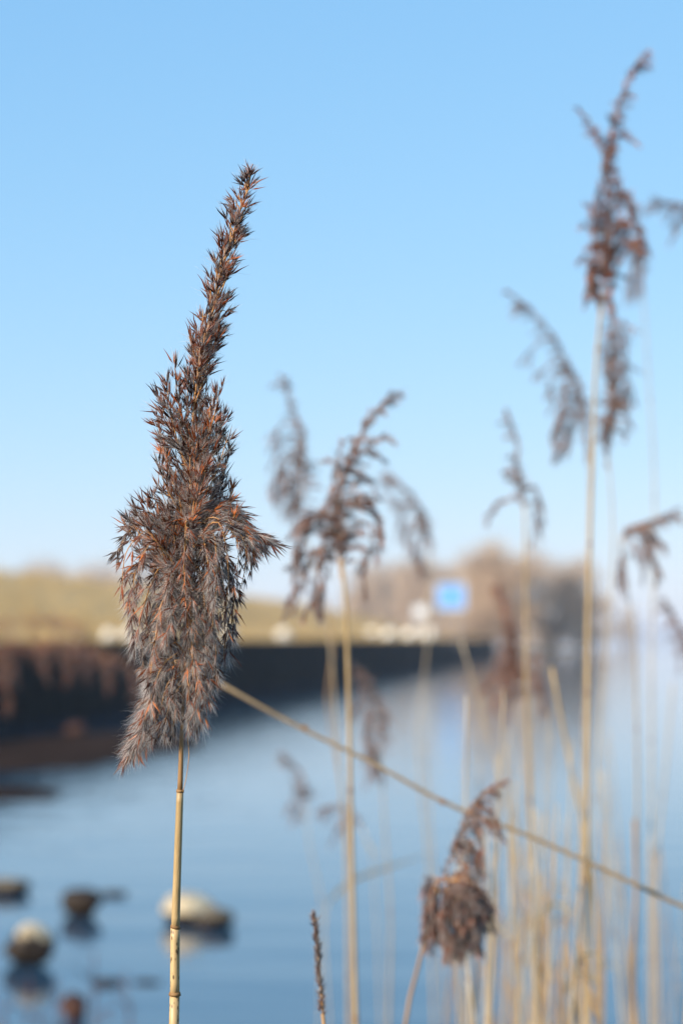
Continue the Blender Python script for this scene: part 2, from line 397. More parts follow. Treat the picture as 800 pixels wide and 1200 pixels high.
# ------------------------------------------------------------------ trees (bare winter trees far off)
def tree_parts(h, wdt, seed, twigs=1500, tw=.035):
    """trunk+limbs and twig crown of a bare tree standing at the origin"""
    r = np.random.default_rng(seed)
    tr, cr = MB(), MB()
    lean = r.normal(0, .04, 2)
    nst = r.integers(2, 5)
    tips = []
    for k_ in range(nst):
        a = r.uniform(0, 6.28); sp = r.uniform(.05, .32) * wdt
        top = np.array([math.cos(a) * sp + lean[0] * h, math.sin(a) * sp + lean[1] * h, h * r.uniform(.72, .97)])
        b0 = np.array([math.cos(a) * .15, math.sin(a) * .15, -.5])
        mid = b0 + (top - b0) * .45 + r.normal(0, .04, 3) * h
        pth = smooth_path([b0, mid, top], h / 12)
        tr.tube(pth, np.linspace(.022 * h, .004 * h, len(pth)), 5)
        for j in range(9):
            f = r.uniform(.18, .95); q = pth[int(f * (len(pth) - 1))]
            a2 = r.uniform(0, 6.28); ln = r.uniform(.3, .55) * wdt * (1.1 - .6 * f)
            e = q + np.array([math.cos(a2) * ln, math.sin(a2) * ln, ln * r.uniform(.25, .9)])
            lp = smooth_path([q, (q + e) / 2 + r.normal(0, .03, 3) * h, e], h / 10)
            tr.tube(lp, np.linspace(.007 * h, .002 * h, len(lp)), 4, cap=False)
            tips.append(lp)
    for i in range(twigs):
        lp = tips[r.integers(len(tips))]; q = lp[r.integers(1, len(lp))]
        q = q + r.normal(0, .045, 3) * h
        dr = unit(r.normal(size=3) + np.array([q[0], q[1], .9 * h * .3]) * 2.2 / h); ln = r.uniform(.08, .2) * h
        e = q + dr * ln; m_ = (q + e) / 2 + r.normal(0, .08, 3) * ln
        sd = unit(np.cross(dr, r.normal(size=3)))
        w_ = tw * r.uniform(.6, 1.4)
        cr.add([q - sd * w_, q + sd * w_, m_ + sd * w_ * .7, m_ - sd * w_ * .7, e], [(0, 1, 2, 3), (3, 2, 4)])
    return tr, cr
def tree(x, ytop, d_, wpx, zb, label, seed, twigs=2200):
    q = at(x, ytop, d_); h = q[2] - zb
    t_, c_ = tree_parts(h, wpx * d_ / FPX, seed, twigs, tw=.02 + .0016 * h)
    o = empty('bare_tree', (q[0], q[1], zb))
    a = t_.build('trunk', M['bark'], o); b = c_.build('crown', M['crown'], o)
    a.location = (0, 0, 0); b.location = (0, 0, 0)
    return tag(o, label, 'tree', 'bare trees at the end of the dike')
tree(598, 630, 262, 92, .1, 'tallest bare brown tree right of the blue sign, at the end of the dike', 41, 5200)
tree(566, 650, 275, 66, .1, 'bare tree close beside the blue sign in front of the hazy wood', 42, 4000)
tree(645, 643, 268, 84, .1, 'rounded bare brown tree next to the tallest one, towards open water', 43, 3200)
tree(676, 676, 280, 56, .1, 'lower bare tree sloping down to the water right of the rounded one', 44, 2200)
tree(703, 692, 420, 44, .1, 'small hazy bare tree on the water line behind the tall reed stems', 45, 1600)
tree(733, 706, 520, 40, .1, 'outermost and lowest hazy bare tree before the open lake', 46, 1400)
# land the trees stand on
lp = MB(); ring = []
for a in np.linspace(0, 2 * math.pi, 40, endpoint=False):
    ring.append((6 + 26 * math.cos(a) * (1 + .1 * math.sin(3 * a)), 270 + 40 * math.sin(a), -.3))
inner = [(6 + (x - 6) * .86, 270 + (y - 270) * .86, .35) for x, y, z in ring]
ctr = [(6, 270, .6)]
n = 40
lp.add(ring + inner + ctr, [(i, (i + 1) % n, n + (i + 1) % n, n + i) for i in range(n)] + [(n + i, n + (i + 1) % n, 2 * n) for i in range(n)])
tag(lp.build('headland_terrain', M['reed_bed'], smooth=True), kind='structure')
ug = MB()
for i in range(34):
    a = rnd.uniform(0, 6.28); f = rnd.uniform(.2, .95); x0, y0 = 6 + 24 * f * math.cos(a), 268 + 34 * f * math.sin(a)
    t_, c_ = tree_parts(rnd.uniform(2.6, 4.6), rnd.uniform(4, 6), 900 + i, 420, tw=.05)
    for src in (t_, c_):
        v = np.concatenate(src.v) + np.array([x0, y0, .3]); ug.add(v, src.f)
tag(ug.build('undergrowth', M['crown']), 'tangled dry undergrowth at the feet of the bare trees by the water', 'undergrowth', kind='stuff')
# two far-off woods that read as one mass each
def wood(name, spots, label, seed):
    tm = MB(); cm = MB(); r = np.random.default_rng(seed)
    for i, (x, yt, d_, zb, wp) in enumerate(spots):
        q = at(x, yt, d_); h = q[2] - zb
        t_, c_ = tree_parts(h, wp * d_ / FPX, seed * 100 + i, 1000, tw=.035 + .003 * h)
        for src, dst in ((t_, tm), (c_, cm)):
            for v in src.v: v += np.array([q[0], q[1], zb])
            dst.add(np.concatenate(src.v), src.f)
    o = empty(name, (0, 0, 0))
    tm.build('trunks', M['bark'], o); cm.build('crowns', M['crown'], o)
    for c in o.children: tag(c, kind='stuff')
    return tag(o, label, 'wood', kind='stuff')
r_ = np.random.default_rng(5)
wood('far_woods', [(x + r_.uniform(-6, 6), np.interp(x, [400, 425, 450, 520, 560, 690, 740], [682, 660, 652, 648, 654, 690, 722]) + r_.uniform(-3, 6), r_.uniform(400, 470), 1.5, r_.uniform(40, 60)) for x in np.arange(418, 570, 9)]
     , 'hazy brown wood of bare trees behind the blue sign', 3)
wood('distant_woods', [(x + r_.uniform(-6, 6), np.interp(x, [-60, 20, 40, 60, 100, 140, 220, 300], [680, 672, 652, 648, 652, 660, 668, 690]) + r_.uniform(-2, 6), r_.uniform(560, 640), 1.5, r_.uniform(30, 50)) for x in np.arange(-40, 240, 11)],
     'pale distant bare wood behind the crest of the grassy bank', 4)
# far shore across the open lake
fs = MB(); fx = np.linspace(-200, 2600, 90)
for i in range(len(fx)):
    pass
top = [(x, 2300 + 200 * math.sin(x * .002), 3.5 + 2.0 * math.sin(x * .013) + 1.2 * math.sin(x * .051) + rnd.uniform(0, 1.5)) for x in fx]
frt = [(x, 2200 + 200 * math.sin(x * .002), -.4) for x in fx]; bck = [(x, 2600, 2) for x in fx]
n = len(fx)
fs.add(frt + top + bck, [(i, i + 1, n + i + 1, n + i) for i in range(n - 1)] + [(n + i, n + i + 1, 2 * n + i + 1, 2 * n + i) for i in range(n - 1)])
tag(fs.build('far_shore', M['shore']), kind='structure')

# ------------------------------------------------------------------ reeds
TINTS = [((.045, .017, .010), .24), ((.105, .036, .014), .34), ((.19, .070, .022), .26), ((.34, .145, .042), .16)]
def spikelet(seed, hairs, hair_w, hair_len=1.0, nfl=(3, 6), tone=(1, 1, 1)):
    """one spikelet pointing along +Z, about 9 mm long: a fan of pointed lemmas and a tuft of silky hairs"""
    r = np.random.default_rng(seed); m = MB()
    tint = np.array(TINTS[r.choice(4, p=[t[1] for t in TINTS])][0]) * np.array(tone)
    n = r.integers(*nfl)
    for i in range(n):
        az = i * 2.4 + r.uniform(-.4, .4); div = R(r.uniform(6, 34)) if i else R(4)
        d_ = np.array([math.sin(div) * math.cos(az), math.sin(div) * math.sin(az), math.cos(div)])
        a = unit(np.cross(d_, [.3, .5, .2])); b = np.cross(d_, a)
        ln = r.uniform(.0055, .0105); wd = r.uniform(.00042, .00070); st = d_ * .0004 * i
        ring = [st + d_ * ln * .30 + wd * (math.cos(q) * a + math.sin(q) * b * .8) for q in (0, 2.1, 4.2)]
        ring2 = [st + d_ * ln * .62 + a * ln * .02 + wd * .5 * (math.cos(q) * a + math.sin(q) * b * .8) for q in (0, 2.1, 4.2)]
        v = [st] + ring + ring2 + [st + d_ * ln + a * ln * r.uniform(-.08, .12)]
        c = tint * r.uniform(.7, 1.35)
        m.add(v, [(0, 2, 1), (0, 3, 2), (0, 1, 3), (1, 2, 5, 4), (2, 3, 6, 5), (3, 1, 4, 6), (4, 5, 7), (5, 6, 7), (6, 4, 7)], 0, c)
    for i in range(hairs):
        az = r.uniform(0, 6.28); div = R(abs(r.normal(0, 30)))
        d_ = np.array([math.sin(div) * math.cos(az), math.sin(div) * math.sin(az), math.cos(div)])
        ln = r.uniform(.0045, .0098) * hair_len
        st = np.array([0, 0, r.uniform(0, .003)])
        sd = unit(np.cross(d_, r.normal(size=3))); be = unit(np.cross(d_, sd)) * ln * r.normal(0, .13)
        w_ = hair_w
        m.add([st - sd * w_, st + sd * w_, st + d_ * ln * .55 + be + sd * w_ * .8, st + d_ * ln * .55 + be - sd * w_ * .8, st + d_ * ln + be * .2],
              [(0, 1, 2, 3), (3, 2, 4)], 1, (1, .999, 1))
    return m
def lib(base, n, *a, **k): return [spikelet(base + i, *a, **k) for i in range(n)]
def pack(ms): return [(np.concatenate(m.v), m.f, np.array(m.m), np.concatenate(m.c)) for m in ms]
LIB_FEW = pack(lib(100, 18, 24, .000035, 1.1, tone=(.80, .48, .38)))
LIB_MID = pack(lib(200, 14, 46, .000028, 1.05, tone=(1.15, .74, .50)))
LIB_DARK = pack(lib(230, 12, 34, .000032, 1.05, tone=(.7, .52, .46)))
LIB_FUZZ_DARK = pack(lib(330, 12, 40, .000032, 1.1, (3, 6), tone=(.5, .42, .42)))
LIB_WARM = pack(lib(260, 12, 26, .000032, 1.05, tone=(1.2, .84, .55)))
LIB_FUZZ = pack(lib(300, 18, 62, .000028, 1.12, (3, 5), tone=(1.05, .72, .54)))
LIB_FAR = pack(lib(400, 14, 11, .00007, 1.2, (3, 6), tone=(1.3, .95, .76)))
LIB_RED = pack(lib(450, 12, 6, .00010, 1.1, (3, 6), tone=(1.3, .86, .70)))
def basis(d_, roll):
    z = unit(d_); x = unit(np.cross(z, [.31, .77, .55])); y = np.cross(z, x)
    c, s = math.cos(roll), math.sin(roll)
    return np.stack([x * c + y * s, -x * s + y * c, z], 1)
def populate(path, spacing, rad, size, lib_, r, start=.12, droop=0.0, spread=.75, twig=None):
    """stations along a branch: list of (library entry, 3x3 scaled basis, position)"""
    out = []
    tan = np.gradient(path, axis=0)
    L_ = np.linalg.norm(np.diff(path, axis=0), axis=1).sum()
    n = max(3, int(L_ / spacing))
    for i in range(n):
        f = start + (1 - start) * (i + r.uniform(0, .9)) / n
        f = min(f, 1); q = f * (len(path) - 1); i0 = int(min(q, len(path) - 2)); P = path[i0] + (path[i0 + 1] - path[i0]) * (q - i0)
        t = unit(tan[i0]); rv = unit(np.cross(t, r.normal(size=3)))
        taper = 1 - .6 * f ** 3
        P2 = P + rv * rad * taper * r.uniform(.1, 1) + t * rad * r.uniform(0, .6)
        d_ = unit(t + rv * spread * r.uniform(.25, 1.1) + np.array([0, 0, -droop]))
        if f > .97: d_ = t
        sz = size * r.uniform(.72, 1.18)
        out.append((lib_[r.integers(len(lib_))], basis(d_, r.uniform(0, 6.28)) * sz, P2))
        if twig is not None: twig.tube(np.array([P, (P + P2) / 2 + t * rad * .1, P2]), [.00022, .00018, .00014], 3, cap=False)
    return out
def joined(inst):
    m = MB()
    vs_, cs_, fs_, ms_ = [], [], [], []; n = 0
    for (v, f, mi, c), B, P in inst:
        m.v.append(v @ B.T + P); m.c.append(c); m.f.extend([tuple(i + n for i in q) for q in f]); m.m.extend(mi.tolist()); n += len(v)
    m.n = n
    return m
def bed_z(x, y): return float(ground_z(np.array(x), np.array(y)))
def px_path(pts, D):
    return [at(q[0], q[1], D + (q[2] if len(q) > 2 else 0) * D / FPX) for q in pts]

# ---------- the sharp reed in front
D0 = 1.14
rh = np.random.default_rng(11)
STEM = [(213, 862), (211, 927), (208, 1000), (205.5, 1087), (205, 1165), (204, 1205)]
foot = at(204, 1205, D0); root = np.array([foot[0] - .01, foot[1] + .02, 0]); root[2] = bed_z(root[0], root[1]) - .03
hero = tag(empty('common_reed', root), 'sharp reed in front with a tall dense feathery brown plume', 'reed', 'reeds at the water edge')
def seg(name, pts, r0, r1, mat, parent, sides=12):
    pth = smooth_path(px_path(pts, D0), .006); m = MB(); m.tube(pth, np.linspace(r0, r1, len(pth)), sides)
    return m.build(name, mat, parent, smooth=True)
# spotted sheath material: dark mould specks
ms_ = material('spotted_sheath', [(.25, (.36, .235, .10)), (.55, (.47, .32, .15)), (.8, (.53, .39, .21))], 40, .5, spec=.4, stretch=(8, 8, 1))
nt = ms_.node_tree; N = nt.nodes; L = nt.links
vo = N.new('ShaderNodeTexVoronoi'); vo.inputs['Scale'].default_value = 560; mpn = N.new('ShaderNodeMapping'); mpn.inputs['Scale'].default_value = (1, 1, .45)
L.new([n_ for n_ in N if n_.bl_idname == 'ShaderNodeTexCoord'][0].outputs['Object'], mpn.inputs[0]); L.new(mpn.outputs[0], vo.inputs['Vector'])
cr = N.new('ShaderNodeValToRGB'); cr.color_ramp.elements[0].position = .20; cr.color_ramp.elements[1].position = .34
cr.color_ramp.elements[0].color = (.10, .055, .02, 1); cr.color_ramp.elements[1].color = (1, 1, 1, 1)
L.new(vo.outputs['Distance'], cr.inputs[0])
mx = N.new('ShaderNodeMix'); mx.data_type = 'RGBA'; mx.blend_type = 'MULTIPLY'; mx.inputs[0].default_value = .8
lk = [l for l in L if l.to_socket == N['Principled BSDF'].inputs['Base Color']][0]; srcs = lk.from_socket
L.new(srcs, mx.inputs[6]); L.new(cr.outputs[0], mx.inputs[7]); L.new(mx.outputs[2], N['Principled BSDF'].inputs['Base Color'])
seg('peduncle', [(213, 855), (212.2, 890), (211, 930)], .00105, .0014, M['straw_ochre'], hero)
sh = seg('leaf_sheath', [(211.2, 926), (208.6, 1000), (205.6, 1089)], .00172, .00215, M['straw'], hero)
seg('sheath_rim', [(211.3, 925.2), (211.1, 928.5)], .0019, .00195, M['node'], sh)
sh = seg('leaf_sheath', [(205.5, 1086), (205.2, 1120), (205, 1167)], .00235, .0024, ms_, hero)
seg('sheath_rim', [(206, 1084.5), (205.3, 1088)], .00245, .0025, M['node'], sh)
lowpts = px_path([(205, 1164), (204.4, 1190), (204, 1205)], D0) + [np.array([foot[0] - .004, foot[1] + .008, .7]), root]
pth = smooth_path(lowpts, .02); m = MB(); m.tube(pth, np.linspace(.0025, .0042, len(pth)), 12); culm = m.build('culm', ms_, hero, smooth=True)
seg('node_ring', [(205.1, 1162.5), (205, 1166.5)], .00275, .0031, M['node'], culm)
m = MB(); pth = smooth_path(px_path([(220, 864, -4), (221.5, 885, -3), (219, 908, -3), (214.5, 928, -3)], D0), .004); m.tube(pth, .00016, 4); m.build('dry_filament', M['twig'], hero)
RA = [(213, 862), (216, 780), (220, 700), (223, 620), (225, 540), (228, 470), (234, 427), (241, 394), (249, 365), (256, 334), (263, 304), (275, 271), (283, 243), (290, 221), (296, 192)]
ray = np.array([q[1] for q in RA][::-1], float); rax = np.array([q[0] for q in RA][::-1], float)
def rx(y): return float(np.interp(y, ray, rax))
pth = smooth_path(px_path(RA, D0), .006); m = MB(); m.tube(pth, np.linspace(.0009, .00022, len(pth)), 6); rachis = m.build('rachis', M['twig'], hero, smooth=True)

ENV = [(195, 291, 298), (215, 279, 299), (243, 266, 295), (271, 258, 291), (304, 243, 279), (334, 237, 274), (370, 226, 270), (394, 212, 263), (410, 222, 255), (427, 205, 246),
       (452, 188, 262), (491, 178, 267), (525, 178, 277), (560, 170, 270), (585, 160, 278), (605, 142, 285), (640, 130, 322), (660, 130, 303), (690, 139, 286), (720, 149, 275),
       (750, 151, 270), (780, 156, 264), (800, 165, 256), (820, 170, 248), (840, 163, 243), (860, 148, 234), (893, 140, 165)]
ey = np.array([e[0] for e in ENV], float); el = np.array([e[1] for e in ENV], float); er = np.array([e[2] for e in ENV], float)
def env(y): return float(np.interp(y, ey, el)), float(np.interp(y, ey, er))
strands = []        # (pixel points, spacing mm, radius mm, library, droop, spread, size)
# top: short ascending branches hugging the axis
for i in range(54):
    y = 446 - (446 - 208) * (i / 53) ** .95 + rh.uniform(-5, 5)
    Lp = np.interp(y, [205, 300, 446], [9, 32, 54]) * rh.uniform(.6, 1.1)
    yt = max(y - Lp, 200); l, r2 = env(yt); w_ = max((r2 - l) / 2 - 4, 1.5); c = (l + r2) / 2
    a = i * 2.4 + rh.uniform(-.5, .5)
    tx = c + w_ * math.cos(a) * rh.uniform(.5, 1.0); tz = w_ * math.sin(a) * rh.uniform(.5, 1.0)
    strands.append(([(rx(y), y, 0), (rx(y) * .4 + tx * .6, y - Lp * .5, tz * .7), (tx, yt, tz)], 2.9, float(np.interp(yt, [197, 260, 400], [1.0, 2.2, 2.8])), LIB_FEW, 0, .62, float(np.interp(yt, [197, 260], [.72, .95]))))
for i in range(9):
    yt = rh.uniform(382, 432); yb = yt + rh.uniform(45, 80); l, r2 = env(yt); w_ = (r2 - l) / 2 - 5; a = i * 2.4
    tx = (l + r2) / 2 + w_ * math.cos(a) * rh.uniform(.4, 1); tz = w_ * math.sin(a) * rh.uniform(.4, 1)
    strands.append(([(rx(yb), yb, 0), (rx(yb) * .4 + tx * .6, (yb + yt) / 2, tz * .7), (tx, yt, tz)], 2.3, 2.8, LIB_FEW, 0, .75, .95))
# middle: ascending branches with known tips
TIP2 = [(205, 430), (196, 452), (188, 470), (184, 493), (190, 515), (186, 545), (180, 578), (170, 590), (152, 606), (148, 614), (160, 600),
        (258, 453), (263, 487), (266, 515), (271, 527), (262, 560), (271, 577), (276, 602), (238, 446), (222, 440), (247, 470), (210, 470), (230, 480)]
for tx, ty in TIP2:
    yb = ty + rh.uniform(70, 130); x0 = rx(yb); z = rh.uniform(-16, 16)
    strands.append(([(x0, yb, 0), (x0 * .45 + tx * .55 + (8 if tx > x0 else -8) * .6, ty + (yb - ty) * .45, z * .8), (tx, ty, z)], 2.0, 2.6, LIB_FEW if ty < 500 else LIB_MID, 0, .7, .9))
for i in range(36):
    y = rh.uniform(480, 625); l, r2 = env(y); c = (l + r2) / 2; h = (r2 - l) / 2 - 12
    a = i * 2.4 + rh.uniform(-.4, .4); q = rh.uniform(.3, 1)
    tx = c + h * math.cos(a) * q; tz = -h * .6 * math.sin(a) * q
    yb = y + rh.uniform(60, 120)
    strands.append(([(rx(yb), yb, 0), ((rx(yb) + tx) / 2, y + (yb - y) * .4, tz * .8), (tx, y, tz)], 2.3, 2.8, LIB_MID, .15, .75, .9))
# arching branches at the shoulders and the lobes that define the outline: explicit
STR3 = [
    [(224, 600, 0), (262, 588, 6), (296, 622, 6), (318, 634, 6)],                 # tip poking out to the side
    [(224, 604, 0), (264, 594, 2), (298, 626, 2), (320, 636, 2)],
    [(224, 606, 0), (262, 592, 9), (292, 618, 10), (312, 630, 10)],
    [(223, 610, 0), (266, 604, 0), (290, 634, -4), (294, 668, -4)],
    [(222, 640, 0), (262, 606, -10), (284, 630, -12), (282, 690, -10)],
    [(223, 612, 0), (258, 594, 12), (288, 618, 14), (304, 640, 12)],
    [(223, 615, 0), (262, 598, -4), (286, 622, -8), (300, 654, -8)],
    [(222, 625, 0), (256, 600, 8), (280, 620, 10), (290, 660, 8)],
    [(222, 632, 0), (250, 606, -14), (274, 626, -18), (278, 672, -16)],
    [(217, 765, 0), (192, 778, 6), (168, 830, 8), (150, 876, 6)],
    [(217, 772, 0), (194, 784, -6), (174, 838, -8), (152, 884, -8)],
    [(217, 760, 0), (194, 776, -14), (176, 822, -16), (166, 866, -14)],
    [(222, 640, 0), (256, 612, -20), (266, 650, -24), (264, 720, -18)],
    [(221, 650, 0), (248, 622, -26), (254, 670, -32), (248, 740, -24)],
    [(221, 660, 0), (252, 640, 10), (272, 680, 12), (268, 745, 8)],
    [(220, 690, 0), (246, 676, 4), (262, 720, 2), (262, 772, 0)],
    [(219, 720, 0), (240, 706, -12), (252, 750, -16), (252, 800, -10)],
    [(218, 740, 0), (238, 730, 10), (250, 780, 10), (246, 826, 6)],
    [(217, 760, 0), (232, 752, -8), (241, 800, -10), (238, 842, -6)],
    [(216, 780, 0), (226, 776, -14), (232, 815, -14), (228, 850, -10)],
    [(222, 620, 0), (180, 604, 4), (152, 622, 4), (138, 650, 4)],
    [(222, 640, 0), (180, 618, -6), (152, 640, -8), (144, 686, -8)],
    [(221, 650, 0), (184, 630, -16), (164, 656, -20), (156, 716, -18)],
    [(221, 660, 0), (186, 640, 10), (160, 680, 10), (156, 744, 8)],
    [(220, 680, 0), (190, 664, -18), (172, 700, -22), (160, 758, -16)],
    [(220, 690, 0), (192, 680, 6), (172, 730, 6), (168, 786, 4)],
    [(219, 710, 0), (196, 700, -16), (182, 750, -20), (176, 808, -14)],
    [(218, 740, 0), (198, 734, 8), (184, 780, 8), (182, 826, 4)],
    [(217, 780, 0), (196, 786, 0), (172, 838, -2), (148, 888, -2)],               # the hanging lobe at the foot
    [(217, 770, 0), (196, 780, -10), (178, 830, -12), (158, 880, -10)],
    [(216, 785, 0), (200, 796, -14), (186, 838, -14), (170, 876, -12)],
    [(216, 790, 0), (200, 800, 8), (180, 842, 8), (160, 868, 8)],
    [(216, 795, 0), (204, 806, -10), (196, 836, -12), (186, 864, -10)],
    [(216, 800, 0), (208, 808, -12), (206, 832, -14), (202, 856, -10)],
    [(216, 790, 0), (220, 796, -14), (222, 826, -16), (220, 856, -12)],
]
for s_ in STR3:
    ym = s_[-1][1]
    strands.append((s_, 2.0, 2.6, LIB_MID if ym < 740 else LIB_FUZZ, .35, .7, .9 if ym < 740 else .95))
# filling: hanging strands through the volume of the plume
for i in range(56):
    y = rh.uniform(650, 845); l, r2 = env(y); l = max(l, np.interp(y, [800, 845], [150, 185])); c = (l + r2) / 2; h = (r2 - l) / 2 - 11
    a = i * 2.4 + rh.uniform(-.4, .4); q = math.sqrt(rh.uniform(.15, 1))
    tx = c + h * math.cos(a) * q; tz = -h * .62 * math.sin(a) * q
    yb = min(y - rh.uniform(30, 70), 800); yb = max(yb, 575)
    if y > 800 and abs(tx - 213) < 8 and tz < 0: continue
    x0 = rx(yb)
    strands.append(([(x0, yb + 12, 0), (x0 * .45 + tx * .55, yb - rh.uniform(0, 12), tz * .7), (x0 * .15 + tx * .85, (yb + y) / 2, tz * 1.05), (tx, y, tz)], 2.3, 2.8, LIB_MID if y < 735 else LIB_FUZZ, .35, .7, .92))
mats2 = [M['lemma'], M['hair']]
shared = {}
def shared_mesh(entry):
    k_ = id(entry)
    if k_ not in shared:
        mm = MB(); mm.v = [entry[0]]; mm.f = entry[1]; mm.m = entry[2].tolist(); mm.c = [entry[3]]; shared[k_] = mm.mesh('spikelet', mats2)
    return shared[k_]
allinst = []
for bi, (pts, sp, rad, lb, dr, spd, size) in enumerate(strands):
    pth = smooth_path(px_path(pts, D0), .003); tw = MB()
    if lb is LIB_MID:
        side = pts[-1][0] - rx(pts[-1][1]); u = rh.random() + (.25 if side > 18 else -.12)  # right-hand strands more often get the dark tint: plume shade put into colour
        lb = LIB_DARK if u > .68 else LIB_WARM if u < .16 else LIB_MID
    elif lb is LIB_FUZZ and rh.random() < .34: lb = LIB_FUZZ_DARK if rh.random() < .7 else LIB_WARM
    sp *= rh.choice([.75, 1.0, 1.25, 1.9]); rad *= rh.uniform(.7, 1.4); size *= rh.uniform(.84, 1.16)
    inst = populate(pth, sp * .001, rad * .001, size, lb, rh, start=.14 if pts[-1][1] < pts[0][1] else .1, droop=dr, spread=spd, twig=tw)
    tw.tube(pth, np.linspace(.00042, .00018, len(pth)), 4, cap=False)
    bo = tw.build('panicle_branch', M['twig'], hero)
    for q in inst: allinst.append((bi, bo, q))
# the 300 spikelets nearest the lens are parts of their own, the rest of each branch is one cluster
cp = np.array([0, 0, EYE])
def nearness(P):
    rel = P - cp; d_ = rel.dot(FW); y = 600 - rel.dot(UP) / d_ * FPX; x = 400 + rel.dot(RT) / d_ * FPX
    l, r2 = env(min(max(y, 196), 892)); return (d_ - D0) / (max((r2 - l) / 2, 4) * D0 / FPX)
score = np.array([nearness(q[2]) for _, _, q in allinst]); order = np.argsort(score); singles = set(order[:300].tolist())
rest = {}
for i, (bi, bo, (e, B, P)) in enumerate(allinst):
    if i in singles:
        o = bpy.data.objects.new('spikelet', shared_mesh(e)); COL.objects.link(o); o.parent = bo
        Mx = np.eye(4); Mx[:3, :3] = B; Mx[:3, 3] = P
        o.matrix_parent_inverse = Matrix.Identity(4); o.matrix_basis = Matrix(Mx.tolist())
    else: rest.setdefault(bi, (bo, []))[1].append((e, B, P))
for bi, (bo, inst) in rest.items():
    o = joined(inst).build('spikelet_cluster', mats2); o.parent = bo; o.matrix_parent_inverse = Matrix.Identity(4); tag(o, kind='stuff')
print('hero spikelets', len(allinst), 'branches', len(strands))

# ---------- the reeds behind, out of focus
rb = np.random.default_rng(23)
def reed(D, stem, branches, label, r_mm=2.2, mat='straw', top_mm=1.0, sp=2.6, rad=2.4, size=1.0, droop=.3, leaves=(), group='reeds at the water edge', dens=1, root_at=None, lib_=None, push=1.95, wisp=1.35):
    """stem: pixel points from the top down; branches: pixel point lists, base to tip"""
    D = 1.14 + (D - 1.14) * push; lib_ = lib_ or LIB_FAR
    P = px_path([q if i in (0, len(stem) - 1) else (q[0] + rb.normal(0, 1.3), q[1]) for i, q in enumerate(stem)], D)
    last = P[-1]; dirn = last - P[-2]
    if root_at is None:
        slope = np.clip(dirn[:2] / max(-dirn[2], 1e-3), -.12, .12) if dirn[2] < 0 else np.zeros(2)
        h = last[2] + .3; rt = np.array([last[0] + slope[0] * h, last[1] + slope[1] * h, 0])
    else: rt = np.array([root_at[0], root_at[1], 0.0])
    rt[2] = bed_z(rt[0], rt[1]) - .03
    o = tag(empty('common_reed', rt), label, 'reed', group)
    pth = smooth_path(P + [last + (rt - last) * .5, rt], .03); m = MB()
    rr = np.interp(np.linspace(0, 1, len(pth)), [0, .35, 1], [top_mm, r_mm, r_mm * 1.25]) * .001
    m.tube(pth, rr, 8); cu = m.build('culm', M[mat], o, smooth=True)
    # nodes along the culm
    Ls = np.concatenate([[0], np.cumsum(np.linalg.norm(np.diff(pth, axis=0), axis=1))])
    s = .16 + rb.uniform(0, .1)
    while s < min(Ls[-1] - .1, 1.0):
        q = np.array([np.interp(s, Ls, pth[:, k_]) for k_ in range(3)]); q2 = np.array([np.interp(s + .004, Ls, pth[:, k_]) for k_ in range(3)])
        m = MB(); m.tube([q, q2], np.interp(s, Ls, rr) + .0004, 8); m.build('node_ring', M['node'], cu); s += rb.uniform(.14, .22)
    for pts in branches:
        pth = smooth_path(px_path(pts, D), .004); tw = MB(); tw.tube(pth, np.linspace(.0005, .0002, len(pth)), 4, cap=False)
        inst = populate(pth, sp * .0017 / dens, rad * .0008, size * .92, lib_, rb, start=.15, droop=droop, spread=.40)
        # a few side twigs that hang
        for j in range(int(len(pth) / 2.2)):
            i0 = rb.integers(1, len(pth)); t = unit(pth[i0] - pth[i0 - 1]); sd = unit(np.cross(t, rb.normal(size=3)))
            ln = rb.uniform(.012, .034) * wisp * (1.15 - .6 * i0 / len(pth)); e = pth[i0] + t * ln * .7 + sd * ln * .36 + np.array([0, 0, -ln * droop * 1.7])
            sp_ = smooth_path([pth[i0], (pth[i0] + e) / 2 + t * .002 + np.array([0, 0, ln * .12 * droop]), e], .004); tw.tube(sp_, .0002, 3, cap=False)
            inst += populate(sp_, sp * .0011 / dens, rad * .00035, size * .85, lib_, rb, start=.2, droop=droop * .6, spread=.26)
        bo = tw.build('panicle_branch', M['twig'], o)
        co = joined(inst).build('spikelet_cluster', mats2, bo); co.location = (0, 0, 0); tag(co, kind='stuff')
    for pts, w_ in leaves:
        pth = smooth_path(px_path(pts, D), .01); n = len(pth); m = MB()
        wd = w_ * .001 * np.clip(np.interp(np.linspace(0, 1, n), [0, .15, .5, 1], [.35, 1, .9, .02]), .02, 1)
        tn = np.gradient(pth, axis=0); side = np.array([unit(np.cross(t, FW + .4 * UP)) for t in tn])
        m.ribbon(pth, wd, side); m.ribbon(pth + np.array([0, .0006, -.0004]), wd * .98, side); m.build('leaf', M['leaf'], o)
    return o
def sway(pts, n, sx, sy, sz=10):
    """n loose copies of a pixel path, for fuller plumes"""
    return [[(x + rb.normal(0, sx) * i / (len(pts) - 1), y + rb.normal(0, sy) * i / (len(pts) - 1), rb.normal(0, sz) * i / (len(pts) - 1)) for i, (x, y) in enumerate(pts)] for _ in range(n)]

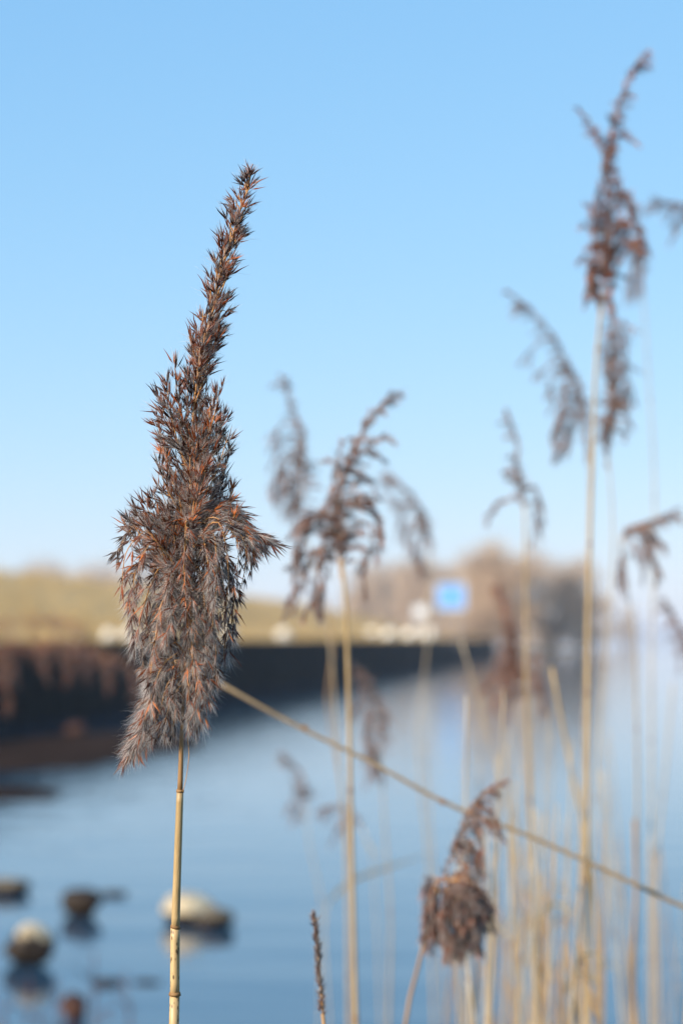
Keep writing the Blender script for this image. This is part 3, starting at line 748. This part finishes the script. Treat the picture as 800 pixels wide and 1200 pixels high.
# reed beside the big plume, second sharpest
reed(1.62, [(400, 655), (403, 690), (408, 800), (413, 1000), (417, 1205)],
     sway([(400, 680), (396, 620), (402, 560), (420, 515), (440, 482), (456, 463)], 2, 2, 2, 4) +
     [[(398, 600), (404, 560), (424, 530), (446, 512)], [(399, 610), (408, 580), (424, 560), (430, 565)], [(398, 570), (396, 540), (400, 520)], [(398, 560), (394, 545), (392, 560), (391, 580)],
      [(400, 650), (408, 600), (430, 592), (446, 615)], [(400, 660), (412, 615), (430, 612), (434, 632)], [(400, 640), (410, 590), (420, 580), (440, 602)], [(400, 665), (414, 640), (424, 645), (420, 665)],
      [(400, 650), (385, 605), (362, 608), (344, 648)], [(400, 655), (388, 615), (370, 615), (352, 640)], [(400, 660), (385, 635), (366, 652), (347, 690)], [(400, 665), (392, 645), (378, 660), (366, 692)],
      [(400, 650), (392, 620), (380, 635), (372, 660)], [(400, 670), (394, 655), (384, 672), (374, 690)], [(398, 640), (380, 600), (366, 604), (360, 620)]],
     'reed with a forked curling plume and straight golden stem right of the large plume', 2.6, 'straw', 1.6, sp=1.8, rad=2.6, size=1.05)
reed(2.05, [(350, 590), (366, 660), (384, 745), (392, 860), (404, 980), (408, 1205)],
     sway([(350, 595), (356, 545), (350, 500), (340, 470), (334, 446)], 2, 2, 3, 6) +
     [[(354, 540), (348, 500), (336, 495), (322, 512)], [(355, 555), (346, 520), (336, 540), (330, 580)], [(355, 560), (344, 535), (328, 555), (318, 580)], [(354, 570), (350, 545), (342, 565), (338, 595)], [(355, 550), (352, 525), (346, 540), (345, 575)], [(353, 540), (344, 512), (334, 515), (326, 535)], [(352, 575), (349, 560), (348, 580), (345, 600)]],
     'small nodding plume just right of the large plume, leaning with its tip up', 1.9, 'straw_pale', sp=2.4, rad=2.6)
reed(2.5, [(503, 640), (503, 720), (490, 880), (500, 1000), (508, 1205)],
     sway([(503, 655), (498, 610), (480, 582), (454, 557)], 3, 3, 3, 6) +
     [[(500, 620), (488, 592), (470, 590), (452, 576)], [(500, 625), (490, 605), (480, 612), (474, 632)], [(502, 635), (494, 618), (488, 628), (486, 655)], [(498, 610), (484, 592), (474, 602), (468, 618)], [(502, 640), (497, 630), (494, 645), (492, 660)]],
     'hazy plume bowed over to the left above the far hazy wood', 2.0, 'straw_pale', sp=2.4, rad=3, size=1.15)
reed(1.75, [(706, 345), (700, 420), (695, 520), (691, 700), (690, 900), (689, 1205)],
     sway([(706, 345), (712, 260), (712, 180), (722, 130), (736, 95), (752, 68)], 2, 1.5, 2, 4) +
     [[(711, 200), (704, 172), (694, 150), (682, 132)], [(713, 190), (722, 160), (734, 157)],
      [(708, 320), (700, 260), (704, 220), (712, 190)], [(708, 330), (724, 260), (722, 215), (714, 185)], [(708, 335), (732, 290), (736, 250), (726, 215)],
      [(708, 330), (694, 300), (690, 315), (690, 338)], [(708, 330), (700, 290), (696, 300), (695, 330)], [(708, 335), (722, 290), (734, 285), (740, 300)], [(709, 320), (730, 262), (742, 262), (748, 285)],
      [(707, 330), (712, 290), (706, 270), (700, 250)], [(707, 335), (716, 300), (724, 280), (726, 260)], [(706, 340), (702, 320), (698, 330), (700, 350)], [(707, 320), (694, 270), (692, 250), (698, 230)], [(710, 300), (720, 240), (730, 230), (738, 245)], [(708, 340), (718, 318), (716, 330), (712, 352)]],
     'tallest reed, its rusty plume reaching highest against the sky', 2.7, 'straw', 1.5, sp=1.9, rad=3.0, size=1.1, lib_=LIB_RED, wisp=1.0)
reed(1.95, [(711, 525), (715, 600), (716, 650), (712, 720), (704, 850), (694, 1000), (688, 1100), (684, 1205)],
     sway([(712, 525), (720, 450), (720, 400), (712, 350)], 2, 2, 3, 5) +
     [[(714, 500), (726, 440), (732, 430), (732, 460)], [(714, 510), (722, 470), (732, 480), (730, 505)], [(714, 505), (718, 470), (714, 480), (712, 515)], [(716, 480), (724, 410), (730, 400), (734, 425)], [(714, 490), (712, 440), (710, 420), (708, 440)], [(716, 470), (714, 400), (710, 385), (706, 400)], [(714, 515), (720, 490), (716, 500), (711, 525)], [(718, 440), (722, 385), (728, 380), (731, 395)]],
     'plume hugging the stem of the tallest reed, directly below its rusty head', 1.8, 'straw_grey', sp=2.4, rad=2.4)
reed(2.3, [(752, 330), (758, 420), (766, 560), (765, 760), (762, 950), (764, 1205)],
     sway([(752, 335), (752, 290), (746, 262), (742, 246)], 2, 1.5, 2, 4) + [[(752, 320), (746, 310), (740, 322), (734, 340)], [(752, 310), (748, 290), (744, 300), (741, 318)], [(752, 320), (752, 300), (750, 312), (748, 335)]],
     'thin grey reed with a small dark tuft right of the tallest plume', 2.2, 'straw_grey', sp=2.6, rad=2.2)
reed(2.1, [(690, 520), (690, 620), (686, 760), (684, 950), (676, 1205)],
     sway([(690, 525), (682, 470), (664, 425), (640, 385), (616, 360), (596, 345)], 2, 1.5, 1.5, 4) +
     [[(655, 410), (645, 396), (634, 398), (624, 408)], [(668, 440), (656, 426), (644, 428), (630, 442)], [(672, 450), (664, 432), (652, 432), (645, 448)], [(684, 490), (674, 464), (664, 475), (655, 522)], [(682, 480), (668, 456), (658, 470), (652, 505)], [(686, 505), (680, 485), (672, 492), (662, 518)], [(686, 495), (678, 470), (674, 485), (668, 512)], [(688, 510), (684, 496), (684, 505), (680, 515)], [(682, 470), (672, 444), (664, 452), (660, 475)]],
     'bluish plume blown to the left, left of the tallest reed', 2.0, 'straw_pale', sp=2.4, rad=2.2)
reed(1.95, [(614, 590), (615, 700), (617, 800), (622, 960), (627, 1080), (630, 1205)],
     sway([(614, 600), (606, 560), (604, 520), (594, 484)], 2, 1.5, 2, 4) + [[(612, 585), (618, 570), (626, 575), (630, 588)], [(613, 595), (604, 584), (592, 586), (578, 596)], [(612, 580), (608, 556), (604, 550)], [(614, 598), (620, 588), (626, 594), (626, 606)]],
     'slender dark plume on a straight yellow stem rising over the bare trees', 2.5, 'straw', 1.3, sp=2.4, rad=1.7)
reed(1.95, [(727, 628), (731, 670), (740, 740), (745, 840), (743, 1000), (741, 1205)],
     sway([(727, 640), (734, 622), (752, 614), (788, 604)], 3, 1.5, 1.5, 4) + [[(728, 632), (732, 624), (728, 645), (724, 672)], [(735, 622), (748, 620), (758, 636), (768, 662)], [(732, 626), (742, 636), (738, 648), (730, 664)], [(738, 622), (750, 628), (752, 640), (762, 652)], [(745, 618), (758, 618), (764, 628), (766, 640)]],
     'brown plume bent sharply over to the right beside the thin grey stem', 2.2, 'straw_pale', sp=2.3, rad=1.8)
reed(2.2, [(806, 775), (812, 850), (815, 950), (812, 1205)],
     sway([(806, 780), (802, 750), (790, 725), (778, 708)], 3, 2, 2, 4) + [[(802, 750), (796, 745), (795, 760)], [(804, 765), (796, 752), (788, 748)]],
     'dark plume leaning in at the right edge above the water', 2.0, 'straw_grey', sp=2.4, rad=2)
reed(2.2, [(850, 262), (846, 420), (842, 700), (838, 1205)],
     sway([(850, 262), (825, 244), (796, 240), (766, 233)], 3, 2, 2, 4) + [[(820, 242), (804, 250), (796, 262)]],
     'feathery plume reaching in from the right edge high against the sky', 2.0, 'straw_grey', sp=2.4, rad=1.5)
reed(2.9, [(612, 820), (616, 900), (622, 1000), (640, 1205)],
     sway([(612, 825), (604, 770), (598, 730), (588, 690)], 3, 3, 3, 8) + [[(608, 790), (596, 760), (590, 790), (580, 822)], [(608, 800), (600, 780), (598, 805), (596, 832)], [(606, 770), (596, 745), (588, 760), (584, 790)], [(610, 790), (618, 770), (628, 790), (638, 826)], [(610, 800), (620, 790), (630, 808), (640, 834)], [(606, 760), (604, 730), (600, 745), (598, 775)], [(608, 780), (598, 775), (580, 790), (568, 806)]],
     'reddish brown plume behind the yellow stem, in front of the water below the bare trees', 2.2, 'straw_ochre', sp=2.0, rad=3.4, size=1.3, wisp=1.3, lib_=LIB_RED)
reed(2.25, [(446, 880), (452, 960), (456, 1060), (455, 1205)],
     sway([(446, 890), (444, 840), (436, 805), (420, 782)], 2, 2, 2, 5) + [[(440, 830), (432, 815), (428, 840), (430, 870)], [(442, 850), (434, 840), (432, 868), (434, 902)], [(444, 860), (440, 850), (438, 872), (442, 900)], [(440, 815), (428, 800), (422, 812), (420, 830)], [(442, 835), (446, 820), (452, 835), (452, 850)]],
     'drooping dark plume over the water, right of the straight golden stem', 2.6, 'straw_pale', sp=2.4, rad=2.4)
reed(2.7, [(358, 945), (364, 990), (374, 1050), (380, 1120), (386, 1205)],
     sway([(358, 950), (356, 920), (346, 898), (332, 882)], 2, 2, 2, 4) + [[(357, 930), (350, 915), (346, 930), (340, 945)], [(357, 940), (352, 928), (350, 940), (348, 952)]],
     'faint small grey plume low over the water left of the golden stem', 2.2, 'straw_grey', sp=2.4, rad=2.4, size=1.1)
reed(2.6, [(424, 970), (432, 990), (440, 1060), (446, 1205)],
     sway([(424, 975), (414, 955), (398, 945), (376, 948)], 2, 2, 2, 4) + [[(420, 962), (412, 962), (404, 975)], [(418, 960), (404, 956), (396, 972)]],
     'thin grey wisp bending behind the golden stem', 1.8, 'straw_grey', sp=3, rad=1.5, leaves=[([(426, 985), (440, 1000), (446, 1014)], 3)])
reed(1.5, [(513, 1040), (504, 1075), (494, 1110), (482, 1160), (474, 1205)],
     sway([(520, 1030), (536, 985), (552, 950), (568, 928), (588, 916)], 2, 1.5, 1.5, 4) +
     [[(545, 965), (554, 952), (566, 958), (576, 960)], [(540, 975), (552, 965), (562, 985), (560, 1008)], [(535, 990), (548, 984), (556, 1000), (564, 1028)], [(550, 955), (562, 945), (572, 948)], [(532, 1000), (540, 990), (546, 1000), (550, 1018)],
      *[[(518, 1032, 0), (533 + 22 * math.cos(a), 1034, 16 * math.sin(a)), (534 + 30 * math.cos(a), 1062, 26 * math.sin(a)), (534 + 26 * math.cos(a) * f, 1098 - 8 * f, 20 * math.sin(a) * f)] for a, f in zip(np.arange(14) * 2.4, (np.arange(14) * .37) % 1)],
      [(516, 1035), (508, 1030), (500, 1055), (498, 1082)], [(516, 1030), (512, 1030), (508, 1065), (510, 1095)], [(518, 1030), (522, 1028), (520, 1070), (524, 1104)], [(518, 1030), (530, 1026), (532, 1070), (538, 1108)], [(518, 1030), (538, 1026), (545, 1060), (550, 1104)], [(518, 1030), (546, 1028), (556, 1055), (563, 1085)], [(518, 1030), (540, 1022), (558, 1045), (568, 1068)], [(518, 1030), (526, 1035), (516, 1070), (503, 1088)], [(518, 1032), (535, 1040), (540, 1075), (530, 1100)], [(518, 1032), (545, 1040), (552, 1070), (556, 1095)], [(516, 1032), (508, 1026), (502, 1044), (504, 1068)]],
     'low reed with a ball shaped brown head hanging under its plume, above the water', 2.2, 'straw_ochre', 1.3, sp=1.5, rad=2.6, size=1.0, droop=.5, wisp=.7)
# narrow seed spike
sp_d = 1.34
rt = at(380, 1205, sp_d); rt = np.array([rt[0], rt[1] + .02, 0]); rt[2] = bed_z(rt[0], rt[1]) - .03
o = tag(empty('sedge_spike', rt), 'narrow upright dark seed spike left of the straight golden stem', 'sedge')
P = smooth_path(px_path([(378, 1188), (380, 1205)], sp_d) + [rt], .03); m = MB(); m.tube(P, .0011, 6); m.build('stalk', M['straw_ochre'], o, smooth=True)
P = smooth_path(px_path([(378.5, 1190), (375, 1150), (371, 1105), (367.5, 1074)], sp_d), .004); m = MB(); m.tube(P, .0007, 5); hd = m.build('spike_axis', M['node'], o)
ins = populate(P, .0005, .0016, .55, LIB_DARK, rb, start=0, spread=.5); c = joined(ins).build('seeds', mats2, hd); c.location = (0, 0, 0); tag(c, kind='stuff')

# leaning stem that crosses the picture
base_pt = at(800, 1056, 1.95); tipp = at(246, 794, 1.98)
dirv = unit(base_pt - tipp); tlen = (tipp[2] + .32) / -dirv[2]; rt = tipp + dirv * tlen
rt[2] = bed_z(rt[0], rt[1]) - .03
o = tag(empty('leaning_reed', rt), 'fallen reed stem leaning diagonally across the picture from behind the large plume', 'reed', 'reeds at the water edge')
sag = np.array([0, 0, -.012])
pth = smooth_path([tipp, tipp + dirv * .09 + sag * .55, tipp + dirv * .155 + sag * .6, tipp + dirv * .22 + sag, tipp + dirv * .30 + sag * .55, base_pt + sag * .4, tipp + dirv * tlen * .6, rt], .03); m = MB()
m.tube(pth, np.interp(np.linspace(0, 1, len(pth)), [0, .2, 1], [.0016, .0021, .0034]), 8); cu = m.build('culm', M['straw_dull'], o, smooth=True)
for s_ in (.09, .22):
    q = tipp + dirv * s_ + sag * min(1, s_ / .22); m = MB(); m.tube([q - dirv * .002, q + dirv * .003], .0024, 8); m.build('node_ring', M['node'], cu)

# clump of plumes leaning in before the dark wall at the left
for D_, st, tipx, tipy, lab in [(8.2, [(-40, 800), (-50, 900), (-54, 1205)], 96, 722, 'uppermost reddish plume arching in from the left edge before the dark wall'),
                                (6.6, [(-50, 830), (-60, 930), (-64, 1205)], 140, 752, 'widest reddish plume with hanging fingers before the dark wall')]:
    ax = [(st[0][0], st[0][1]), (-18, tipy + 14), (tipx * .45, tipy - 4), (tipx, tipy + 14)]
    br = sway(ax, 2, 6, 4, 10)
    q = smooth_path([np.array([a, b, 0.]) for a, b in ax], 4)
    for j in range(9):
        f = .25 + .75 * j / 8; c = q[int(f * (len(q) - 1))]
        ln = rb.uniform(22, 62); z = rb.normal(0, 14); dx = rb.uniform(8, 34)
        br.append([(c[0] - 8, c[1] + 2, 0), (c[0] + dx * .35, c[1] + ln * .14, z * .5), (c[0] + dx * .8, c[1] + ln * .5, z), (c[0] + dx, c[1] + ln, z)])
    reed(D_, st, br, lab, 3.0, 'straw_ochre', sp=24, rad=5, size=1.7, droop=.5, lib_=LIB_RED, push=1, wisp=1.8)

# bare stems without a plume in view
BARE = [  # depth, pixel points from top to bottom, radius, material, label
    (1.9, [(646, 782), (662, 860), (682, 950), (692, 1020), (700, 1205)], 2.3, 'straw', 'broken golden stem leaning right, its bare top ending over the water'),
    (2.4, [(382, 700), (389, 760), (385, 815), (398, 900), (408, 1010), (412, 1205)], 1.6, 'straw_ochre', 'thin ochre stem crossing just left of the straight golden one'),
    (2.2, [(540, 752), (556, 800), (580, 900), (612, 1020), (622, 1205)], 1.7, 'straw_pale', 'thin stem slanting down right from the end of the dark wall'),
    (1.9, [(743, 960), (742, 1060), (741, 1130), (744, 1205)], 2.6, 'straw_ochre', 'short orange stem standing in the water near the bottom right'),
    (2.3, [(788, 800), (782, 900), (770, 1000), (772, 1205)], 1.9, 'straw_grey', 'grey stem at the right edge crossing the open water'),
    (2.2, [(535, 1108), (527, 1150), (520, 1205)], 1.8, 'straw_ochre', 'thin ochre stem right below the ball shaped head'),
]
for D_, pts, r_, mt, lab in BARE:
    o = reed(D_, pts, [], lab, r_, mt, r_ * .8)
nb = 0
for i in range(88):
    x = rb.normal(648, 55) if i < 56 else rb.uniform(520, 806)
    topy = rb.uniform(790, 1050) if i % 2 else rb.uniform(960, 1130)
    D_ = rb.uniform(1.6, 2.8); lean_ = rb.uniform(-30, 24)
    pts = [(x + lean_, topy), (x + lean_ * .5, (topy + 1205) / 2), (x, 1205)]
    reed(D_, pts, [], f"{'tall' if topy < 980 else 'short'} bare {dict(o='ochre', p='pale', g='grey')[['o', 'p', 'o', 'g'][i % 4]]} reed stem {'with curled leaf ' if i % 6 == 4 else ''}{'leaning left' if lean_ < -9 else 'leaning right' if lean_ > 9 else 'standing upright'} in the bottom right crowd", rb.uniform(1.5, 2.5), ['straw_ochre', 'straw_pale', 'straw_ochre', 'straw_grey'][i % 4], 1.0,
         group='bare reed stems in the water', leaves=[([(x + lean_ * .6, topy + 40), (x + lean_ * .6 + 22, topy + 10), (x + lean_ * .6 + 44, topy + 34)], 4)] if i % 6 == 4 else ())
# a dead leaf stretching over the water and wisps
reed(2.5, [(384, 1056), (378, 1110), (374, 1205)], [], 'faint grey reed with one long leaf slanting up over the water', 1.4, 'straw_grey', leaves=[([(384, 1058), (410, 1034), (450, 1018), (505, 1000)], 7)])

# low reddish weeds at the bottom left corner
M['weed'] = material('red_weed', [(.3, (.06, .026, .022)), (.7, (.12, .055, .045))], 20, .8)
for i, (x, y, h) in enumerate([(8, 1196, 40), (28, 1200, 52), (48, 1202, 36), (66, 1204, 60), (110, 1204, 90), (150, 1206, 60)]):
    dd = 8.4; q = at(x, 1215, dd); zb = bed_z(q[0], q[1]) - .02
    o = empty('water_weed', (q[0], q[1], zb)); st = MB()
    top = at(x + rb.uniform(-10, 14), 1215 - h - 10, dd)
    pth = smooth_path([(q[0], q[1], zb), q, (q + top) / 2 + rb.normal(0, .012, 3), top], .03); st.tube(pth, np.linspace(.006, .003, len(pth)), 5); sto = st.build('stem', M['weed'], o)
    for j in range(9):
        k_ = int(len(pth) * (.45 + .055 * j)) ; k_ = min(k_, len(pth) - 1); e = pth[k_] + np.array([rb.normal(0, .06), rb.normal(0, .04), rb.uniform(.02, .09)])
        m = MB(); m.tube(smooth_path([pth[k_], (pth[k_] + e) / 2 + [0, 0, .01], e], .02), .003, 4); m.build('twig', M['weed'], o)
    tag(o, ['dark red weed in the very corner of the picture', 'twiggy red weed below the tall pale capped rock', 'short red weed between the corner and the rusty rock', 'red weed touching the rusty rock', 'tallest faint weed rising right of the rusty rock', 'faint weed left of the sharp reed stem'][i], 'weed', 'weeds in the shallows')

# ------------------------------------------------------------------ haze
hz = MB(); hz.box((0, 1900, 8.5), 12000, 4600, 20)
hm = bpy.data.materials.new('haze'); hm.use_nodes = True; hm.node_tree.nodes.clear()
pv = hm.node_tree.nodes.new('ShaderNodeVolumePrincipled'); pv.inputs['Color'].default_value = (.90, .92, 1, 1); pv.inputs['Density'].default_value = .00042; pv.inputs['Anisotropy'].default_value = .2
mo = hm.node_tree.nodes.new('ShaderNodeOutputMaterial'); hm.node_tree.links.new(pv.outputs[0], mo.inputs['Volume'])
tag(hz.build('haze', hm), 'thin pale winter haze over the lake', 'haze', kind='stuff')
